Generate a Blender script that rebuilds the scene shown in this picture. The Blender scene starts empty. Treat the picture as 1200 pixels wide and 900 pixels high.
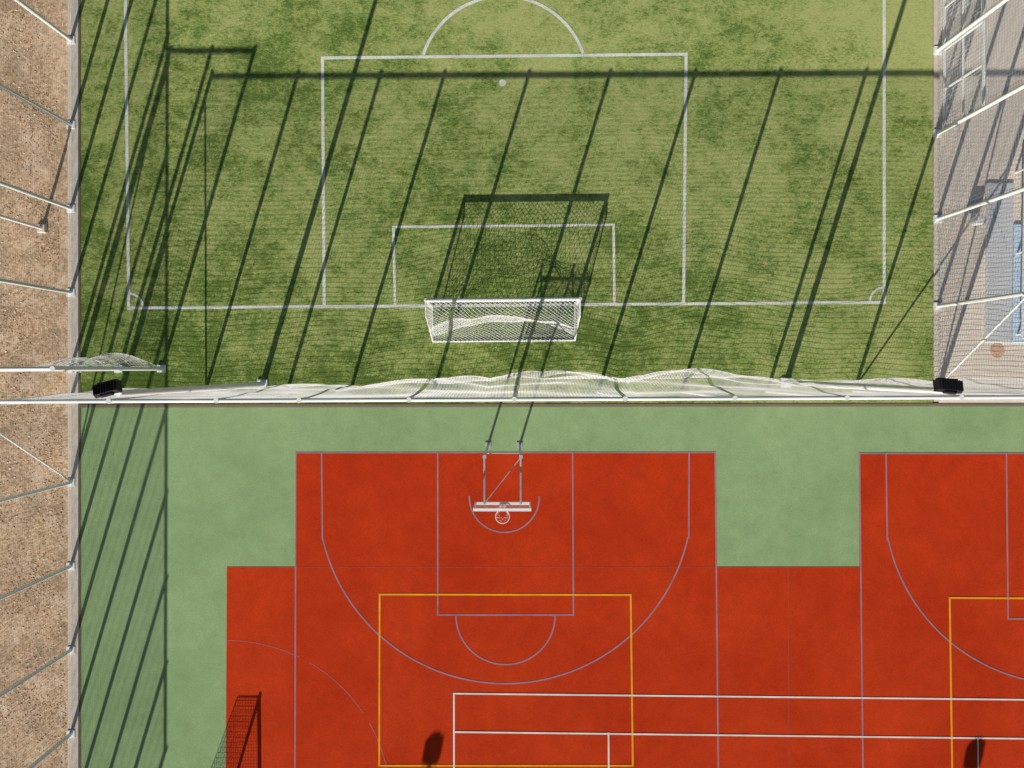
import bpy, math, random
from mathutils import Vector, Matrix
random.seed(7)
sc=bpy.context.scene
col=sc.collection
H=25.0; F=800.0; RX=math.radians(-1.29)
cR,sR=math.cos(RX),math.sin(RX)
# survey helper: photo measurement -> metres on level z
def g(px,py,z=0.0):
    x=(px-600)/F; y=(450-py)/F
    dy=y*cR+sR; dz=y*sR-cR
    t=(z-H)/dz
    return Vector((x*t,dy*t,z))
S=32.0
# ------------------------------------------------------------ materials
def newmat(name):
    m=bpy.data.materials.new(name); m.use_nodes=True
    nt=m.node_tree; b=nt.nodes['Principled BSDF']
    b.inputs['Specular IOR Level'].default_value=0.12
    return m,nt,b
def N(nt,t,**k):
    n=nt.nodes.new(t)
    for a,v in k.items(): setattr(n,a,v)
    return n
def noise(nt,scale,detail=4,rough=.6,vec=None,dist=0.0):
    n=N(nt,'ShaderNodeTexNoise'); n.inputs['Scale'].default_value=scale
    n.inputs['Detail'].default_value=detail; n.inputs['Roughness'].default_value=rough
    n.inputs['Distortion'].default_value=dist
    if vec is not None: nt.links.new(vec,n.inputs['Vector'])
    return n.outputs['Fac']
def ramp(nt,fac,stops):
    r=N(nt,'ShaderNodeValToRGB'); e=r.color_ramp.elements
    while len(e)<len(stops): e.new(.5)
    for i,(p,c) in enumerate(stops):
        e[i].position=p
        e[i].color=(c,c,c,1) if isinstance(c,(int,float)) else (*c,1)
    nt.links.new(fac,r.inputs['Fac']); return r.outputs['Color']
def mix(nt,fac,a,b,mode='MIX'):
    m=N(nt,'ShaderNodeMix',data_type='RGBA',blend_type=mode)
    for inp,v in ((m.inputs['Factor'],fac),(m.inputs['A'],a),(m.inputs['B'],b)):
        if isinstance(v,(int,float)): inp.default_value=v
        elif isinstance(v,tuple): inp.default_value=(*v,1)
        else: nt.links.new(v,inp)
    return m.outputs['Result']
def madd(nt,a,k,b):
    n=N(nt,'ShaderNodeMath',operation='MULTIPLY_ADD'); nt.links.new(a,n.inputs[0]); n.inputs[1].default_value=k
    if isinstance(b,(int,float)): n.inputs[2].default_value=b
    else: nt.links.new(b,n.inputs[2])
    return n.outputs[0]
def pos(nt): return N(nt,'ShaderNodeNewGeometry').outputs['Position']
def bump(nt,b,h,strength,dist):
    n=N(nt,'ShaderNodeBump'); n.inputs['Strength'].default_value=strength
    n.inputs['Distance'].default_value=dist
    nt.links.new(h,n.inputs['Height']); nt.links.new(n.outputs['Normal'],b.inputs['Normal'])
def scaled(nt,vec,s):
    m=N(nt,'ShaderNodeMapping'); m.inputs['Scale'].default_value=s
    nt.links.new(vec,m.inputs['Vector']); return m.outputs['Vector']
def simple(name,c,rough=.5,metal=0,var=.25,scale=8):
    m,nt,b=newmat(name); p=pos(nt)
    f=noise(nt,scale,5,.65,p)
    cc=mix(nt,f,tuple(v*(1-var) for v in c),tuple(min(1,v*(1+var*.6)) for v in c))
    nt.links.new(cc,b.inputs['Base Color'])
    b.inputs['Specular IOR Level'].default_value=.3
    b.inputs['Roughness'].default_value=rough; b.inputs['Metallic'].default_value=metal
    return m

# turf
def mk_turf():
    m,nt,b=newmat('artificial_turf'); p=pos(nt)
    big=noise(nt,.13,2,.5,p)
    mid=noise(nt,.75,5,.6,scaled(nt,p,(.8,1,1)),.2)
    blot=noise(nt,3.0,12,.90,scaled(nt,p,(.75,1.1,1)),.0)
    streak=noise(nt,12,6,.90,scaled(nt,p,(.6,1.3,1)))
    vfine=noise(nt,42,3,.8,p)
    s=madd(nt,big,.28,-.125); s=madd(nt,mid,.34,s); s=madd(nt,blot,.80,s); s=madd(nt,streak,.50,s)
    sx=N(nt,'ShaderNodeSeparateXYZ'); nt.links.new(p,sx.inputs[0])
    s=madd(nt,sx.outputs['Y'],.0052,s); s=madd(nt,sx.outputs['X'],.0020,s)
    c=ramp(nt,s,[(.66,(.085,.140,.026)),(.805,(.125,.190,.042)),(.850,(.25,.325,.088)),(.95,(.42,.46,.17))])
    c=mix(nt,.6,c,ramp(nt,streak,[(.25,.62),(.75,1.35)]),'MULTIPLY')
    c=mix(nt,.85,c,ramp(nt,vfine,[(.3,.6),(.7,1.45)]),'MULTIPLY')
    nt.links.new(c,b.inputs['Base Color']); b.inputs['Roughness'].default_value=.95
    b.inputs['Specular IOR Level'].default_value=.05
    bump(nt,b,vfine,.35,.015); return m
M_turf=mk_turf()
def mk_acr(name,c,c2,amt=.5):
    m,nt,b=newmat(name); p=pos(nt)
    big=noise(nt,.28,6,.6,p,.4); mid=noise(nt,1.6,8,.7,p); fine=noise(nt,34,4,.85,p)
    cc=mix(nt,ramp(nt,big,[(.3,0),(.7,1)]),c,c2)
    cc=mix(nt,amt,cc,ramp(nt,mid,[(.3,.72),(.7,1.2)]),'MULTIPLY')
    cc=mix(nt,.85,cc,ramp(nt,fine,[(.25,.45),(.75,1.45)]),'MULTIPLY')
    nt.links.new(cc,b.inputs['Base Color']); b.inputs['Roughness'].default_value=.95
    b.inputs['Specular IOR Level'].default_value=.05
    bump(nt,b,fine,.35,.008); return m
M_green=mk_acr('green_acrylic',(.265,.39,.185),(.325,.455,.225),.4)
M_red=mk_acr('red_acrylic',(.48,.034,.0075),(.60,.052,.011),.4)
def mk_line(name,c,wear=.25,base=None):
    m,nt,b=newmat(name); p=pos(nt)
    f=noise(nt,14,6,.8,p); f2=noise(nt,1.3,3,.6,p)
    base=base or tuple(v*.5 for v in c)
    cc=mix(nt,ramp(nt,f,[(.45,0),(.70,wear*2)]),c,base)
    cc=mix(nt,.6,cc,ramp(nt,f2,[(.3,.65),(.7,1.1)]),'MULTIPLY')
    nt.links.new(cc,b.inputs['Base Color']); b.inputs['Roughness'].default_value=.9; return m
M_wturf=mk_line('white_turf_line',(.84,.85,.80),.36,(.34,.40,.22))
M_wline=mk_line('white_court_line',(.85,.78,.74),.15)
M_yline=mk_line('yellow_court_line',(.90,.39,.02),.2,(.6,.17,.02))
M_lline=mk_line('lavender_court_line',(.36,.23,.31),.3,(.45,.08,.06))
M_fline=mk_line('faded_court_line',(.40,.075,.05),.4,(.50,.04,.012))
M_hline=mk_line('thin_mauve_court_line',(.40,.14,.13),.5,(.50,.05,.02))
def mk_soil():
    m,nt,b=newmat('leafy_soil'); p=pos(nt)
    v=N(nt,'ShaderNodeTexVoronoi'); v.inputs['Scale'].default_value=15; nt.links.new(p,v.inputs['Vector'])
    sep=N(nt,'ShaderNodeSeparateColor'); nt.links.new(v.outputs['Color'],sep.inputs[0])
    c=ramp(nt,sep.outputs[0],[(0,(.40,.26,.16)),(.5,(.58,.40,.26)),(1,(.74,.55,.38))])
    big=noise(nt,.7,8,.72,p); c=mix(nt,.9,c,ramp(nt,big,[(.3,.6),(.7,1.35)]),'MULTIPLY')
    fn=noise(nt,24,4,.8,p); c=mix(nt,.6,c,ramp(nt,fn,[(.3,.55),(.7,1.35)]),'MULTIPLY')
    pale=noise(nt,1.0,8,.75,p,.5); c=mix(nt,ramp(nt,pale,[(.52,0),(.64,.65)]),c,(.82,.65,.49))
    gr=noise(nt,1.7,6,.7,scaled(nt,p,(1,.9,1)),.8); c=mix(nt,ramp(nt,gr,[(.55,0),(.68,.6)]),c,(.24,.20,.10))
    nt.links.new(c,b.inputs['Base Color']); b.inputs['Roughness'].default_value=.95
    bump(nt,b,fn,.35,.012); return m
M_soil=mk_soil()
def mk_ground():
    m,nt,b=newmat('dry_grassland'); p=pos(nt)
    f=noise(nt,.3,8,.7,p); c=ramp(nt,f,[(.3,(.10,.11,.045)),(.5,(.20,.16,.09)),(.7,(.28,.22,.14))])
    nt.links.new(c,b.inputs['Base Color']); b.inputs['Roughness'].default_value=.95; return m
def mk_pave():
    m,nt,b=newmat('pale_paving'); p=pos(nt)
    br=N(nt,'ShaderNodeTexBrick'); nt.links.new(p,br.inputs['Vector']); br.inputs['Scale'].default_value=1
    br.inputs['Brick Width'].default_value=.2; br.inputs['Row Height'].default_value=.2; br.inputs['Mortar Size'].default_value=.004
    br.inputs['Color1'].default_value=(.88,.77,.66,1); br.inputs['Color2'].default_value=(.85,.74,.63,1); br.inputs['Mortar'].default_value=(.76,.65,.55,1)
    c=mix(nt,.5,br.outputs['Color'],ramp(nt,noise(nt,.8,7,.65,p),[(.3,.8),(.7,1.1)]),'MULTIPLY')
    c=mix(nt,.4,c,ramp(nt,noise(nt,30,3,.7,p),[(.3,.75),(.7,1.15)]),'MULTIPLY')
    nt.links.new(c,b.inputs['Base Color']); b.inputs['Roughness'].default_value=.9; return m
M_pave=mk_pave()
M_conc=simple('kerb_concrete',(.68,.61,.53),.9,0,.4,6)
M_drain=simple('drain_channel',(.22,.18,.13),.8,0,.4,12)
M_galv=simple('galvanised_steel',(.86,.87,.88),.55,.0,.14,5)
M_grey=simple('weathered_steel',(.46,.50,.54),.5,.2,.2,9)
M_white=simple('white_paint',(.86,.87,.88),.45,0,.10,6)
M_net=simple('pale_net',(.74,.74,.75),.8,0,.2,3)
M_netw=simple('white_net',(.93,.93,.93),.7,0,.06,3)
M_wire=simple('fence_wire',(.38,.31,.25),.6,.0,.2,3)
M_wire2=simple('side_fence_wire',(.34,.34,.35),.6,.0,.2,3)
M_dark=simple('black_housing',(.02,.022,.025),.45,0,.3,10)
M_glass=simple('lamp_glass',(.35,.38,.42),.15,0,.1,10)
M_rim=simple('faded_rim',(.85,.66,.60),.5,0,.1,10)
M_redp=simple('red_goal_paint',(.45,.05,.03),.5,0,.2,8)
M_dnet=simple('dark_net',(.12,.03,.03),.8,0,.2,8)
M_blue=simple('pale_blue_tarpaulin',(.56,.70,.86),.7,0,.10,2)
M_slate=simple('grey_tarpaulin',(.62,.63,.66),.7,0,.12,2)
M_rust=simple('rusty_cover',(.74,.45,.30),.8,0,.3,14)
def mk_board():
    m,nt,b=newmat('clear_board'); out=nt.nodes['Material Output']
    tr=N(nt,'ShaderNodeBsdfTransparent'); mx=N(nt,'ShaderNodeMixShader')
    p=pos(nt); f=ramp(nt,noise(nt,4,3,.5,p),[(.3,.14),(.7,.22)])
    b.inputs['Base Color'].default_value=(.8,.82,.84,1)
    nt.links.new(f,mx.inputs[0]); nt.links.new(tr.outputs[0],mx.inputs[1]); nt.links.new(b.outputs[0],mx.inputs[2]); nt.links.new(mx.outputs[0],out.inputs[0]); return m
M_board=mk_board()
# ------------------------------------------------------------ mesh tools
class MB:
    def __init__(s): s.v=[]; s.f=[]
    def quad(s,a,b,c,d):
        n=len(s.v); s.v+=[tuple(a),tuple(b),tuple(c),tuple(d)]; s.f.append((n,n+1,n+2,n+3))
    def poly(s,pts):
        n=len(s.v); s.v+=[tuple(p) for p in pts]; s.f.append(tuple(range(n,n+len(pts))))
    def tube(s,pts,r,sides=10,cap=True):
        pts=[Vector(p) for p in pts]; rings=[]
        for i,p in enumerate(pts):
            a=pts[max(i-1,0)]; b=pts[min(i+1,len(pts)-1)]
            t=(b-a).normalized()
            u=Vector((0,0,1)) if abs(t.z)<.9 else Vector((1,0,0))
            x=t.cross(u).normalized(); y=t.cross(x).normalized()
            rr=r[i] if isinstance(r,(list,tuple)) else r
            n=len(s.v)
            for k in range(sides):
                an=2*math.pi*k/sides
                s.v.append(tuple(p+x*rr*math.cos(an)+y*rr*math.sin(an)))
            rings.append(n)
        for i in range(len(rings)-1):
            a,b=rings[i],rings[i+1]
            for k in range(sides):
                k2=(k+1)%sides; s.f.append((a+k,a+k2,b+k2,b+k))
        if cap:
            s.f.append(tuple(rings[0]+k for k in reversed(range(sides))))
            s.f.append(tuple(rings[-1]+k for k in range(sides)))
    def box(s,c,d,rot=None,taper=1.0):
        c=Vector(c); n=len(s.v); R=rot or Matrix.Identity(3)
        for z in (-.5,.5):
            tp=taper if z>0 else 1
            for x,y in((-.5,-.5),(.5,-.5),(.5,.5),(-.5,.5)):
                s.v.append(tuple(c+R@Vector((x*d[0]*tp,y*d[1]*tp,z*d[2]))))
        for f in((3,2,1,0),(4,5,6,7),(0,1,5,4),(1,2,6,5),(2,3,7,6),(3,0,4,7)): s.f.append(tuple(n+i for i in f))
    def net(s,P,r):
        for row in P: s.tube(row,r,3,False)
        for j in range(len(P[0])): s.tube([row[j] for row in P],r,3,False)
    def obj(s,name,mat,parent=None,smooth=False,bev=0,**kw):
        me=bpy.data.meshes.new(name); me.from_pydata(s.v,[],s.f); me.update()
        o=bpy.data.objects.new(name,me); col.objects.link(o); me.materials.append(mat)
        if smooth:
            for p in me.polygons: p.use_smooth=True
        if bev:
            b=o.modifiers.new('bev','BEVEL'); b.width=bev; b.segments=2
        if parent:
            o.parent=parent; o.matrix_parent_inverse=Matrix.Translation(parent.location).inverted()
        for k,v in kw.items(): o[k]=v
        return o
def root(name,loc,label,category,group=None):
    o=bpy.data.objects.new(name,None); o.location=loc; o.empty_display_size=.3; col.objects.link(o)
    o['label']=label; o['category']=category
    if group:o['group']=group
    return o
def struct(mb,name,mat,label,cat): return mb.obj(name,mat,kind='structure',label=label,category=cat)
def sheet(name,pxs,z,mat,label,cat):
    mb=MB(); pts=[g(*p) for p in pxs]
    mb.poly([(p.x,p.y,z) for p in pts]); 
    o=struct(mb,name,mat,label,cat)
    o.data.polygons[0].flip() if o.data.polygons[0].normal.z<0 else None
    return o
# ------------------------------------------------------------ surfaces
mb=MB(); mb.quad((-400,-400,-.02),(400,-400,-.02),(400,400,-.02),(-400,400,-.02))
struct(mb,'ground',mk_ground(),'dry grassy ground stretching away around the sports grounds','ground')
sheet('leafy_verge',[(-900,-1300),(84,-1300),(84,1500),(-900,1500)],0,M_soil,'brown bare soil verge strewn with dry leaves','ground')
sheet('football_turf',[(94,-1300),(1093,-1300),(1093,472),(94,474)],.004,M_turf,'worn green artificial turf with pale olive patches','football pitch')
sheet('court_surface',[(94,477.5),(1700,475.5),(1700,1480),(94,1480)],.004,M_green,'pale green hard court surround surface','sports court')
sheet('red_court_surface',[(266,664),(347,664),(347,530),(838,530),(839,664),(1007,664),(1007,531),(1600,531),(1600,1400),(262,1400)],.008,M_red,'brick red acrylic court playing area','sports court')
sheet('pavement',[(1100,-1300),(1900,-1300),(1900,471),(1100,472)],.006,M_pave,'pale beige paving beside the football pitch','pavement')
def kerb(name,a,b,w,h,mat,label,base=-.015):
    A=g(*a);B=g(*b); d=(B-A).normalized(); mb=MB()
    c=(A+B)/2; ang=math.atan2(d.y,d.x); L=(B-A).length
    mb.box((c.x,c.y,(h+base)/2),(L,w,h-base),Matrix.Rotation(ang,3,'Z'))
    return struct(mb,name,mat,label,'kerb')
kerb('verge_kerb',(86.3,-1300),(87,1480),.38,.06,M_conc,'pale concrete kerb under the tall boundary fence')
kerb('verge_edge_strip',(93.7,-1300),(94.2,1480),.05,.025,M_drain,'narrow dark metal edging strip beside the kerb')
kerb('turf_edge_kerb',(1096.5,-1300),(1097,470.5),.20,.05,M_conc,'pale concrete kerb between turf and paving')
kerb('drain_channel',(94.5,475.8),(1700,473.8),.11,.02,M_drain,'dark brown drainage channel between turf and court')
# ------------------------------------------------------------ markings
class Lines:
    def __init__(s,z): s.mb=MB(); s.z=z
    def seg(s,a,b,w,ext=True):
        A=g(*a);B=g(*b); d=(B-A).normalized(); n=Vector((-d.y,d.x,0))*w/2
        e=d*w/2 if ext else d*0
        z=s.z; s.z+=.0003
        pts=[A-e-n,B+e-n,B+e+n,A-e+n]
        s.mb.poly([(p.x,p.y,z) for p in pts])
    def arc(s,c,r,a0,a1,w,dash=0):
        C=g(*c); z=s.z; s.z+=.0003; n=max(12,int(abs(a1-a0)/2)); r=r/S
        for i in range(n):
            if dash and i%dash>=dash-2: continue
            t0=math.radians(a0+(a1-a0)*i/n); t1=math.radians(a0+(a1-a0)*(i+1)/n)
            s.mb.poly([(C.x+q*math.cos(t),C.y+q*math.sin(t),z) for q,t in((r-w/2,t0),(r+w/2,t0),(r+w/2,t1),(r-w/2,t1))])
    def done(s,name,mat,label):
        return struct(s.mb,name,mat,label,'court marking')
L=Lines(.0085); w=.11
L.seg((151,361.5),(147,0),w);L.seg((147,-3),(134,-1200),w,False)
L.seg((1036,354),(1036,-1200),w);L.seg((151,361),(1036,354.3),w)
L.seg((378,68),(804,63.5),w);L.seg((378,68),(380,358),w);L.seg((804,63.5),(801,356),w)
L.seg((461,266),(719,263.5),w*.85);L.seg((461,266),(463,358),w*.85);L.seg((719,263.5),(720,356),w*.85)
L.arc((590,96),98,19.5,161.5,w)
L.arc((151,361),17,0,90,w*.8);L.arc((1036,354),17,90,180,w*.8)
L.arc((589,97),2,0,360,.12)
L.done('football_pitch_marking',M_wturf,'white football pitch lines on the green turf')
L=Lines(.0105); w=.03
L.arc((268,938),288,66,-20,.03,3)
L.seg((267,664.5),(1007,664.5),.03); L.seg((923.5,665),(927,1350),.03)
L.done('faded_court_marking',M_fline,'faint faded seam lines on the red court')
L=Lines(.0115); L.arc((268,938),192,90,-5,.035,15)
L.done('handball_area_marking',M_hline,'thin mauve handball area arc on red acrylic')
L=Lines(.0125); w=.055
for k in(1,0):
    if k:
        L.seg((346.5,664),(344.5,1350),w); L.seg((838,530),(846,1350),w); L.seg((347,530.5),(838,530.2),w*.8); L.seg((347,530),(346.5,664),w*.7)
        L.seg((513,530),(513,720.5),w);L.seg((671,530),(672,720.5),w);L.seg((513,720.5),(672,720.5),w)
        L.seg((377,530),(378,630),w);L.seg((807.5,530),(807,630),w)
        L.arc((592,584),220,-12.0,-168.5,w)
        L.arc((592.5,721),58.5,0,-180,w); L.arc((591,583),41,3,-183,w)
    else:
        L.seg((1007,531),(1016,1350),w); L.seg((1007,531.5),(1600,531),w*.8)
        L.seg((1179,531),(1181,725),w);L.seg((1341,531),(1343,725),w);L.seg((1181,725),(1343,725),w)
        L.seg((1038,531),(1039.5,632),w);L.seg((1470,531),(1470,632),w)
        L.arc((1256,584),221,-12.5,-168,w); L.arc((1262,725),58.5,0,-180,w)
L.done('basketball_court_marking',M_lline,'lavender grey basketball court lines on red acrylic')
L=Lines(.0195); w=.068
L.seg((445,696.5),(739,697),w);L.seg((445,696.5),(444.5,897),w);L.seg((739,697),(741.5,897),w);L.seg((444.5,897),(741.5,897),w)
L.seg((1112.5,700.5),(1420,702),w);L.seg((1112.5,700.5),(1115.5,905),w);L.seg((1115.5,905),(1422,906),w)
L.done('yellow_court_marking',M_yline,'yellow rectangular lines on the red court')
L=Lines(.0225)
L.seg((532,812.5),(1600,824),.062);L.seg((532,857.5),(1600,870),.062)
L.seg((532,812.5),(532.5,1350),.062);L.seg((713,859),(716,1350),.062)
L.seg((1145.5,865),(1150,1350),.05)
L.done('white_court_marking',M_wline,'white tennis court lines on the red court')
# ------------------------------------------------------------ leaf litter
mb=MB()
A=g(-150,-100); B=g(79,1000)
cl=[(random.uniform(A.x,B.x),random.uniform(B.y,A.y)) for _ in range(150)]
for i in range(15000):
    if i%3==0: x=random.uniform(A.x,B.x); y=random.uniform(B.y,A.y)
    else:
        c0=random.choice(cl); x=min(B.x,random.gauss(c0[0],.35)); y=random.gauss(c0[1],.4)
    s=random.uniform(.018,.048)
    c=Vector((x,y,.008+random.random()*.008))
    R=Matrix.Rotation(random.random()*6.3,3,'Z')@Matrix.Rotation(random.uniform(-.25,.25),3,'X')
    mb.poly([c+R@Vector(p) for p in((-s,0,0),(-.2*s,-.6*s,.15*s),(s,0,.1*s),(-.1*s,.6*s,0))])
def mk_leaf():
    m,nt,b=newmat('dry_leaves'); gi=N(nt,'ShaderNodeNewGeometry')
    c=ramp(nt,gi.outputs['Random Per Island'],[(0,(.28,.16,.09)),(.35,(.52,.34,.20)),(.75,(.70,.51,.33)),(1,(.90,.79,.63))])
    nt.links.new(c,b.inputs['Base Color']); b.inputs['Roughness'].default_value=.9; return m
mb.obj('leaf_litter',mk_leaf(),kind='stuff',label='dry brown fallen leaves scattered on the soil verge',category='leaves')
# ------------------------------------------------------------ fences
FH=5.9
def W(px,py,z=0): 
    p=g(px,py); return Vector((p.x,p.y,z))
def fence(name,pts,label,netmat,netlabel,billow=None,braces=(),fh=FH,pr=.068,cell=.15,sr=.004,foot=.29,group=None,north=Vector((0,1,0)),zbot=.06,rr=.055,ncell=None):
    pts=[W(*p) for p in pts]; r=root(name,pts[0],label,'fence',group)
    for p in pts:
        mb=MB(); mb.tube([p,p+Vector((0,0,fh+.05))],pr,12); mb.tube([p+Vector((0,0,fh+.05)),p+Vector((0,0,fh+.08))],pr*1.1,12)
        if foot>.15: mb.box((p.x,p.y,.045),(foot,foot*.95,.09))
        mb.obj('post',M_galv,r,bev=0)
    mb=MB(); mb.tube([p+Vector((0,0,fh)) for p in pts],rr,10); mb.obj('rail',M_galv,r)
    for a,b,za,zb in braces:
        mb=MB(); mb.tube([W(*a,za),W(*b,zb)],.033,8); mb.obj('brace',M_galv,r)
    mb=MB()
    nz=int(fh/cell)
    for i in range(len(pts)-1):
        a,b=pts[i],pts[i+1]; n=max(2,round((b-a).length/cell))
        Pn=[]
        for k in range(nz+1):
            zf=k/nz; row=[]
            for j in range(n+1):
                t=j/n; q=a.lerp(b,t)
                off=billow(q,t,zf) if billow else 0.012*math.sin(7*q.y+5*zf)
                row.append(q+north*off+Vector((0,0,zbot+(fh-zbot)*zf)))
            Pn.append(row)
        mb.net(Pn,sr)
    mb.obj('netting',netmat,r,label=netlabel)
    return r
def bil(q,t,zf):
    x=(q.x+14.3)/31.0
    amp=.20+.66*math.exp(-((x-.57)/.28)**2)
    if x>.75: amp=max(amp,.48)
    arcs=abs(math.sin(math.pi*(q.x+.9+.5*math.sin(q.x*.35))/5.1))**.7
    arc2=abs(math.sin(math.pi*(q.x+2.2)/3.3))**.8
    prof=(1-zf)**.5*(0.55+.45*math.sin(math.pi*min(1,zf*1.15+.12)))
    fold=1+.16*math.sin(zf*10+q.x*.8)+.09*math.sin(zf*23-q.x*1.4)
    return amp*(.56+.34*arcs+.18*arc2*(1-zf))*prof*fold
mx=[140,240,336,410,508,602,701,799,899,1001,1100]
fy=lambda x:461.5-(x-143)*.0045
fence('pitch_ball_fence',[(x,fy(x)) for x in mx]+[(1200,fy(1200)),(1300,fy(1300)),(1400,fy(1400))],
 'tall steel ball-stop fence with sagging pale net between pitch and court',M_net,'loose pale grey net billowing towards the pitch',billow=bil,
 braces=(((1002,fy(1002)-.5),(1100,fy(1100)-.5),.1,4.2),((240,fy(240)-.5),(142,fy(142)-.5),.1,5.4)),cell=.095,sr=.0050,foot=.1,pr=.066)
ly=[-246,-148,-50,48,147,245,343,432,467,565,663,761,859,957,1055,1153,1251]
fence('boundary_fence',[(84.5,y) for y in ly],'tall galvanised mesh boundary fence on concrete kerb beside leafy verge',M_wire,'grey wire mesh panels',
 braces=(((84.5,563),(84.5,469),.1,5.0),),cell=.10,sr=.0028,north=Vector((1,0,0)),fh=6.15,pr=.066)
fence('return_fence',[(92,432.5),(140,432.5),(190,432)],'short tall return fence panel guarding the pitch corner entrance',M_net,'loose grey net sagging over the turf',
 billow=lambda q,t,zf:.55*(math.sin(math.pi*min(1,zf*1.9))**.8 if zf<.526 else 0)*min(1,max(0,(q.x+16.3)*.55))*(.5+.5*math.sin(math.pi*t)),cell=.105,sr=.0045)
ry=[-350,-250,-140,-40,60,157,257,359]
fence('side_fence',[(1098,y) for y in ry]+[(1099.5,456)],'tall galvanised mesh fence between turf and paving',M_wire2,'grey wire mesh panels',cell=.12,sr=.0045,north=Vector((1,0,0)),
 braces=(((1099.5,450),(1098,361),.1,4.4),))
def lone(px,py,h):
    p=W(px,py); r=root('steel_pole',p,'slim galvanised steel pole on square foot in the leafy verge','pole')
    mb=MB(); mb.tube([p,p+Vector((0,0,h))],.06,12); mb.obj('shaft',M_galv,r)
    mb=MB(); mb.box(p+Vector((0,0,.06)),(.34,.34,.12),taper=.8); mb.obj('foot',M_conc,r,bev=.01)
lone(50,268,6.5)
# gate
def gate():
    r=root('double_gate',W(1103,60),'white framed double gate with mesh infill in the side fence','gate')
    for (y0,y1) in((152,60),(56,-34)):
        a=W(1104.5,y0);b=W(1104.5,y1); a.z=.12;b.z=.12; hh=Vector((0,0,2.05)); fr=MB()
        fr.tube([a,a+hh],.055,8);fr.tube([b,b+hh],.055,8);fr.tube([a,b],.055,8);fr.tube([a+hh,b+hh],.055,8)
        m=(a+b)/2; fr.tube([m,m+hh],.045,8); fr.tube([a+hh*.5,b+hh*.5],.045,8)
        lf=fr.obj('leaf',M_white,r)
        nb=MB(); n=20; nb.net([[a.lerp(b,j/n)+hh*(k/14) for j in range(n+1)] for k in range(15)],.005); ni=nb.obj('mesh_infill',M_galv)
        ni.parent=lf
        for k in(.2,.8):
            hb=MB(); hb.box(a+hh*k+Vector((-.06,0,0)),(.1,.05,.09)); hb.obj('hinge',M_galv,r)
gate()
# ------------------------------------------------------------ floodlights
def flood(px,py,h,offx,yaw,hs=.16,dp=.36,pitch=-18):
    p=W(px,py); r=root('floodlight_mast',p,'tall pale steel floodlight mast with one black lamp head','floodlight','floodlights around the pitch and court')
    mb=MB(); mb.tube([p+Vector((0,0,.04)),p+Vector((0,0,h))],[.105,.07],14); mb.obj('mast',M_white,r)
    mb=MB(); mb.box(p+Vector((0,0,.03)),(.36,.36,.06)); 
    for sx in(-.13,.13):
        for sy in(-.13,.13): mb.tube([p+Vector((sx,sy,.05)),p+Vector((sx,sy,.11))],.018,6)
    mb.obj('base_plate',M_white,r)
    mb=MB(); mb.tube([p+Vector((-.3+offx,.02,h)),p+Vector((.3+offx,.02,h))],.035,8); mb.obj('bracket',M_galv,r)
    R=Matrix.Rotation(yaw,3,'Z')@Matrix.Rotation(math.radians(pitch),3,'X')
    c=p+Vector((offx,.12,h+.02+hs/2))
    mb=MB(); mb.box(c,(.64,dp*.8,hs),R,.84); mb.box(c+R@Vector((0,dp*.42,-hs*.2)),(.5,dp*.2,hs*.5),R,.9); mb.box(c+R@Vector((0,-dp*.44,hs*.1)),(.30,dp*.16,hs*.6),R,.9)
    for i in range(9): mb.box(c+R@Vector((-.24+i*.06,-.01,hs/2+.025)),(.012,dp*.7,.05),R)
    mb.obj('lamp_head',M_dark,r,bev=.006)
    mb=MB(); mb.box(c+R@Vector((0,0,-hs/2-.006)),(.56,dp*.7,.012),R); mb.obj('lamp_glass',M_glass,r)
flood(308,450.5,9.2,-.2,math.radians(14)); flood(921,448.5,9.2,.02,math.radians(-5))
flood(338,1442,9.2,0,math.pi,.3,.5,-35); flood(962,1448,9.2,0,math.pi,.3,.5,-35)
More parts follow.
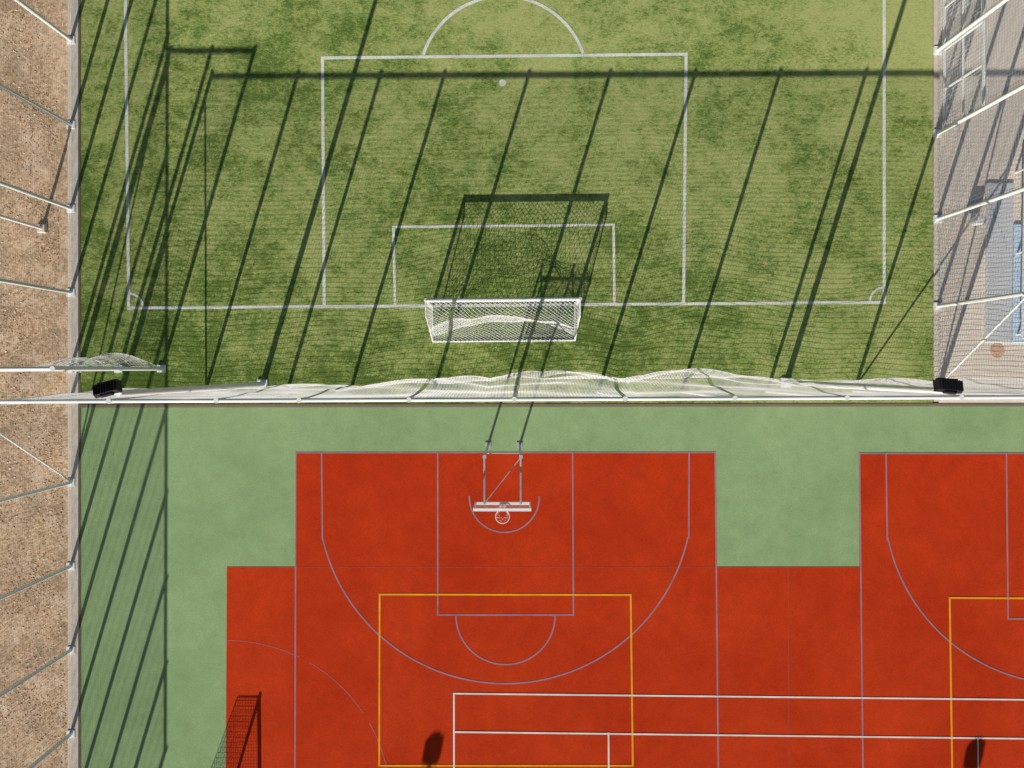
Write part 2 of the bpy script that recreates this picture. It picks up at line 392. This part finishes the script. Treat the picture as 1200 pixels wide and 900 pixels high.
# ------------------------------------------------------------ football goal
def fgoal():
    a=g(507,358.5);b=g(673.5,357); a.z=b.z=0
    r=root('football_goal',(a+b)/2,'white aluminium football goal with white net standing on the goal line','football goal')
    ux=(b-a).normalized(); uy=Vector((ux.y,-ux.x,0)) # towards south
    hz=Vector((0,0,2.0)); D=1.3
    for p in(a,b):
        mb=MB(); mb.tube([p,p+hz+Vector((0,0,.05))],.062,14); mb.obj('post',M_white,r)
    mb=MB(); mb.tube([a+hz,b+hz],.065,14); mb.obj('crossbar',M_white,r)
    for p in(a,b):
        mb=MB(); mb.tube([p+Vector((0,0,.04)),p+uy*D+Vector((0,0,.04))],.032,8); mb.obj('side_bar',M_white,r)
        mb=MB(); mb.tube([p+hz+uy*.03,p+hz+uy*.55-Vector((0,0,.05)),p+uy*.9+Vector((0,0,1.0)),p+uy*D+Vector((0,0,.05))],.028,8); mb.obj('stanchion',M_white,r)
    mb=MB(); mb.tube([a+uy*D+Vector((0,0,.04)),b+uy*D+Vector((0,0,.04))],.034,8); mb.obj('back_bar',M_white,r)
    def prof(v,t):
        e=max(0,math.sin(math.pi*t))
        if v<.25: d=.52*v/.25; z=2.0-.05*v/.25
        else:
            q=(v-.25)/.75; d=.52+(D-.52)*q**.9; z=1.95*(1-q)+.04
        swag=abs(math.sin(math.pi*3*t+.35))**.8
        sag=math.sin(math.pi*v)*(.20*e**.5+.18*swag*e**.3+.05*math.sin(29*t+2))
        f=.36+.34*abs(2*t-1)**2.2; fold=1/(1+math.exp(-(v-f)*20))
        if v>.08: z=z-.36*fold*math.sin(math.pi*min(1,v))*(e**.4)
        return d-sag*.35,z-sag*.5
    def P(t,v):
        d,z=prof(v,t); tt=t+.018*math.sin(6*v+9*t)*math.sin(math.pi*t)*math.sin(math.pi*v)
        return a.lerp(b,tt)+uy*d+Vector((0,0,max(z,.03)))
    mb=MB(); nU=62; nV=30
    for s in range(-nV,nU+1,2):
        for sg in(1,-1):
            row=[]
            for k in range(nV+1):
                u=s+k if sg==1 else s+nV-k
                if 0<=u<=nU: row.append(P(u/nU,k/nV))
            if len(row)>1: mb.tube(row,.0062,3,False)
    for p in(a,b):
        rows=[]
        for k in range(15):
            v=k/14; 
            d,z=prof(v,0); rows.append([p+uy*d*j/7+Vector((0,0,z)) for j in range(8)])
        mb.net(rows,.0046)
    # loose doubled-up swags of slack net (second layer of mesh, spread unevenly)
    nS=20
    G=[]
    for s in range(nS):
        row=[]
        for i in range(71):
            t=i/70; f=.40+.34*abs(2*t-1)**2.2
            wd=.17+.09*math.sin(5.5*t+.8)+.05*math.sin(15*t)
            v=f-wd*.5+wd*s/(nS-1)
            row.append(P(t,max(.05,min(v,.97)))+Vector((0,0,.03+.02*math.sin(s*1.1+9*t))))
        G.append(row)
    for i,row in enumerate(G):
        if i%2==0 or i in(1,3,17): mb.tube(row,.0042,3,False)
    for s in range(-nS,70,3):
        for sg in(1,-1):
            row=[G[k][s+k if sg==1 else s+nS-k] for k in range(nS) if 0<=(s+k if sg==1 else s+nS-k)<=70]
            if len(row)>1: mb.tube(row,.0045,3,False)
    mb.obj('net',M_netw,r)
fgoal()
# ------------------------------------------------------------ basketball hoop
def hoop():
    p1=W(572,521.5);p2=W(609,521.5); r=root('basketball_hoop',(p1+p2)/2,'twin-post steel basketball hoop with clear white-framed backboard','basketball hoop')
    yb=W(590,571.5).y; cx=W(590.3,571).x; zt=3.35
    for p in(p1,p2):
        mb=MB(); mb.tube([p,p+Vector((0,0,zt))],.045,12); mb.box(p+Vector((0,0,.02)),(.2,.2,.04)); mb.box(p+Vector((0,0,zt+.01)),(.11,.11,.02)); mb.obj('post',M_grey,r)
        mb=MB(); q=Vector((p.x,yb+.05,zt-.05)); mb.tube([p+Vector((0,0,zt-.05)),q],.032,10); mb.obj('arm',M_grey,r)
    mb=MB(); mb.tube([Vector((p1.x,yb+.08,zt-.05)),p2+Vector((0,-.02,zt-.05))],.014,6); mb.obj('brace',M_grey,r)
    mb=MB(); mb.tube([p1+Vector((0,0,zt-.9)),p2+Vector((0,0,zt-.9))],.014,8); mb.obj('cross_tube',M_grey,r)
    mb=MB(); mb.box((cx,yb,3.42),(1.74,.02,.96)); mb.obj('backboard',M_board,r)
    mb=MB()
    for z in(2.92,3.92): mb.box((cx,yb,z),(1.8,.09,.045))
    for x in(-.88,.88): mb.box((cx+x,yb,3.42),(.045,.07,.95))
    mb.obj('board_frame',M_white,r)
    hc=Vector((cx,yb-.40,3.05)); mb=MB(); n=28
    ring=[hc+Vector((.225*math.cos(2*math.pi*i/n),.225*math.sin(2*math.pi*i/n),0)) for i in range(n+1)]
    mb.tube(ring,.014,8,False); mb.tube([Vector((cx-.07,yb-.02,3.05)),hc+Vector((-.07,.21,0))],.012,6); mb.tube([Vector((cx+.07,yb-.02,3.05)),hc+Vector((.07,.21,0))],.012,6)
    mb.box((cx,yb-.08,3.02),(.22,.02,.1)); mb.obj('rim',M_rim,r)
    mb=MB()
    for s in(1,-1):
        for i in range(8):
            row=[]
            for k in range(7):
                f=k/6; an=2*math.pi*(i+s*f*1.6)/8; rr=.222-.10*f**.7
                row.append(hc+Vector((rr*math.cos(an),rr*math.sin(an),-.42*f)))
            mb.tube(row,.0035,3,False)
    mb.obj('net',M_netw,r)
hoop()
# ------------------------------------------------------------ handball goal
def hgoal():
    a=W(268,938);b=W(268,1034); r=root('handball_goal',a,'small red handball goal with dark net on the court edge','handball goal')
    hz=Vector((0,0,2.0)); wv=Vector((-1,0,0))
    for p in(a,b):
        mb=MB(); mb.box(p+Vector((0,0,1.04)),(.09,.09,2.08)); mb.obj('post',M_redp,r)
        mb=MB(); mb.tube([p+hz,p+hz+wv*.8,p+wv*1.1+Vector((0,0,.03))],.02,8); mb.tube([p+Vector((0,0,.03)),p+wv*1.1+Vector((0,0,.03))],.02,8); mb.obj('stay',M_redp,r)
    mb=MB(); mb.box((a+b)/2+hz,(.088,(a-b).length-.1,.09)); mb.obj('crossbar',M_redp,r)
    mb=MB(); mb.tube([a+wv*1.1+Vector((0,0,.03)),b+wv*1.1+Vector((0,0,.03))],.02,8); mb.obj('back_bar',M_redp,r)
    mb=MB()
    def pr(v):
        return (wv*.8*v/.3+hz) if v<.3 else (wv*(.8+.3*(v-.3)/.7)+hz*(1-(v-.3)/.7)+Vector((0,0,.03)))
    mb.net([[a.lerp(b,j/26)+pr(k/26) for j in range(27)] for k in range(27)],.005)
    for p in(a,b): mb.net([[p+Vector((pr(.3+.7*k/20).x*j/9,0,pr(.3+.7*k/20).z)) for j in range(10)] for k in range(21)],.005)
    mb.obj('net',M_dnet,r)
hgoal()
# ------------------------------------------------------------ paving things
def stuff_on_paving():
    a=W(1154,214);b=W(1154,402); r=root('covered_mat_stack',a,'low grey and pale blue covered mats lying on paving','mats')
    Ln=(a-b).length; c=(a+b)/2
    mb=MB(); mb.box(c+Vector((.48,0,.05)),(.96,Ln,.09),None,.99); mb.obj('mat',M_slate,r,bev=.02,label='long pale grey covered mat')
    mb=MB(); mb.box(c+Vector((1.75,-.75,.05)),(1.5,Ln-1.5,.09),None,.99); mb.obj('mat',M_blue,r,bev=.02,label='pale blue covered mat')
    a=W(1190,196);b=W(1190,398); r=root('barrier_rail',a,'white low barrier rail standing on short posts','barrier')
    mb=MB(); mb.box((a+b)/2+Vector((0,0,.5)),(.20,(a-b).length,.08)); mb.obj('rail',M_white,r,bev=.01)
    for f in(.03,.5,.97):
        mb=MB(); mb.tube([a.lerp(b,f),a.lerp(b,f)+Vector((0,0,.46))],.04,10); mb.obj('post',M_white,r)
    p=W(1136,262); r=root('junction_box',p,'small pale steel junction box on a short stand','junction box')
    mb=MB(); mb.box(p+Vector((0,0,.45)),(.34,.26,.4)); mb.obj('housing',M_galv,r,bev=.015)
    mb=MB(); mb.tube([p,p+Vector((0,0,.25))],.04,10); mb.obj('stand',M_galv,r)
stuff_on_paving()
p=W(1168,411); mb=MB(); mb.tube([p+Vector((0,0,.0)),p+Vector((0,0,.022))],.26,28); mb.tube([p+Vector((0,0,.022)),p+Vector((0,0,.03))],.19,28)
o=mb.obj('access_cover',M_rust); o['label']='round rusty orange access cover set in the paving'; o['category']='manhole cover'
# ------------------------------------------------------------ light & camera
sd=Vector((.59,1.955,-1)).normalized()
el=math.asin(-sd.z); az=math.atan2(-sd.x,-sd.y)
su=bpy.data.lights.new('sun','SUN'); su.energy=5; su.angle=math.radians(.3); su.color=(1,.95,.84)
so=bpy.data.objects.new('sun',su); so.rotation_euler=sd.to_track_quat('-Z','Y').to_euler(); so.location=(-20,-60,40); col.objects.link(so)
wd=bpy.data.worlds.new('World'); sc.world=wd; wd.use_nodes=True; nt=wd.node_tree
bg=nt.nodes['Background']; sk=nt.nodes.new('ShaderNodeTexSky'); sk.sky_type='NISHITA'; sk.sun_disc=False
sk.sun_elevation=el; sk.sun_rotation=az%(2*math.pi); nt.links.new(sk.outputs[0],bg.inputs[0]); bg.inputs[1].default_value=.052
cam=bpy.data.cameras.new('camera'); cam.lens=24; cam.sensor_width=36; cam.clip_end=2000
co=bpy.data.objects.new('camera',cam); co.location=(0,0,H); co.rotation_euler=(RX,0,0); col.objects.link(co); sc.camera=co
sc.view_settings.view_transform='Standard'; sc.view_settings.look='None'; sc.view_settings.exposure=0
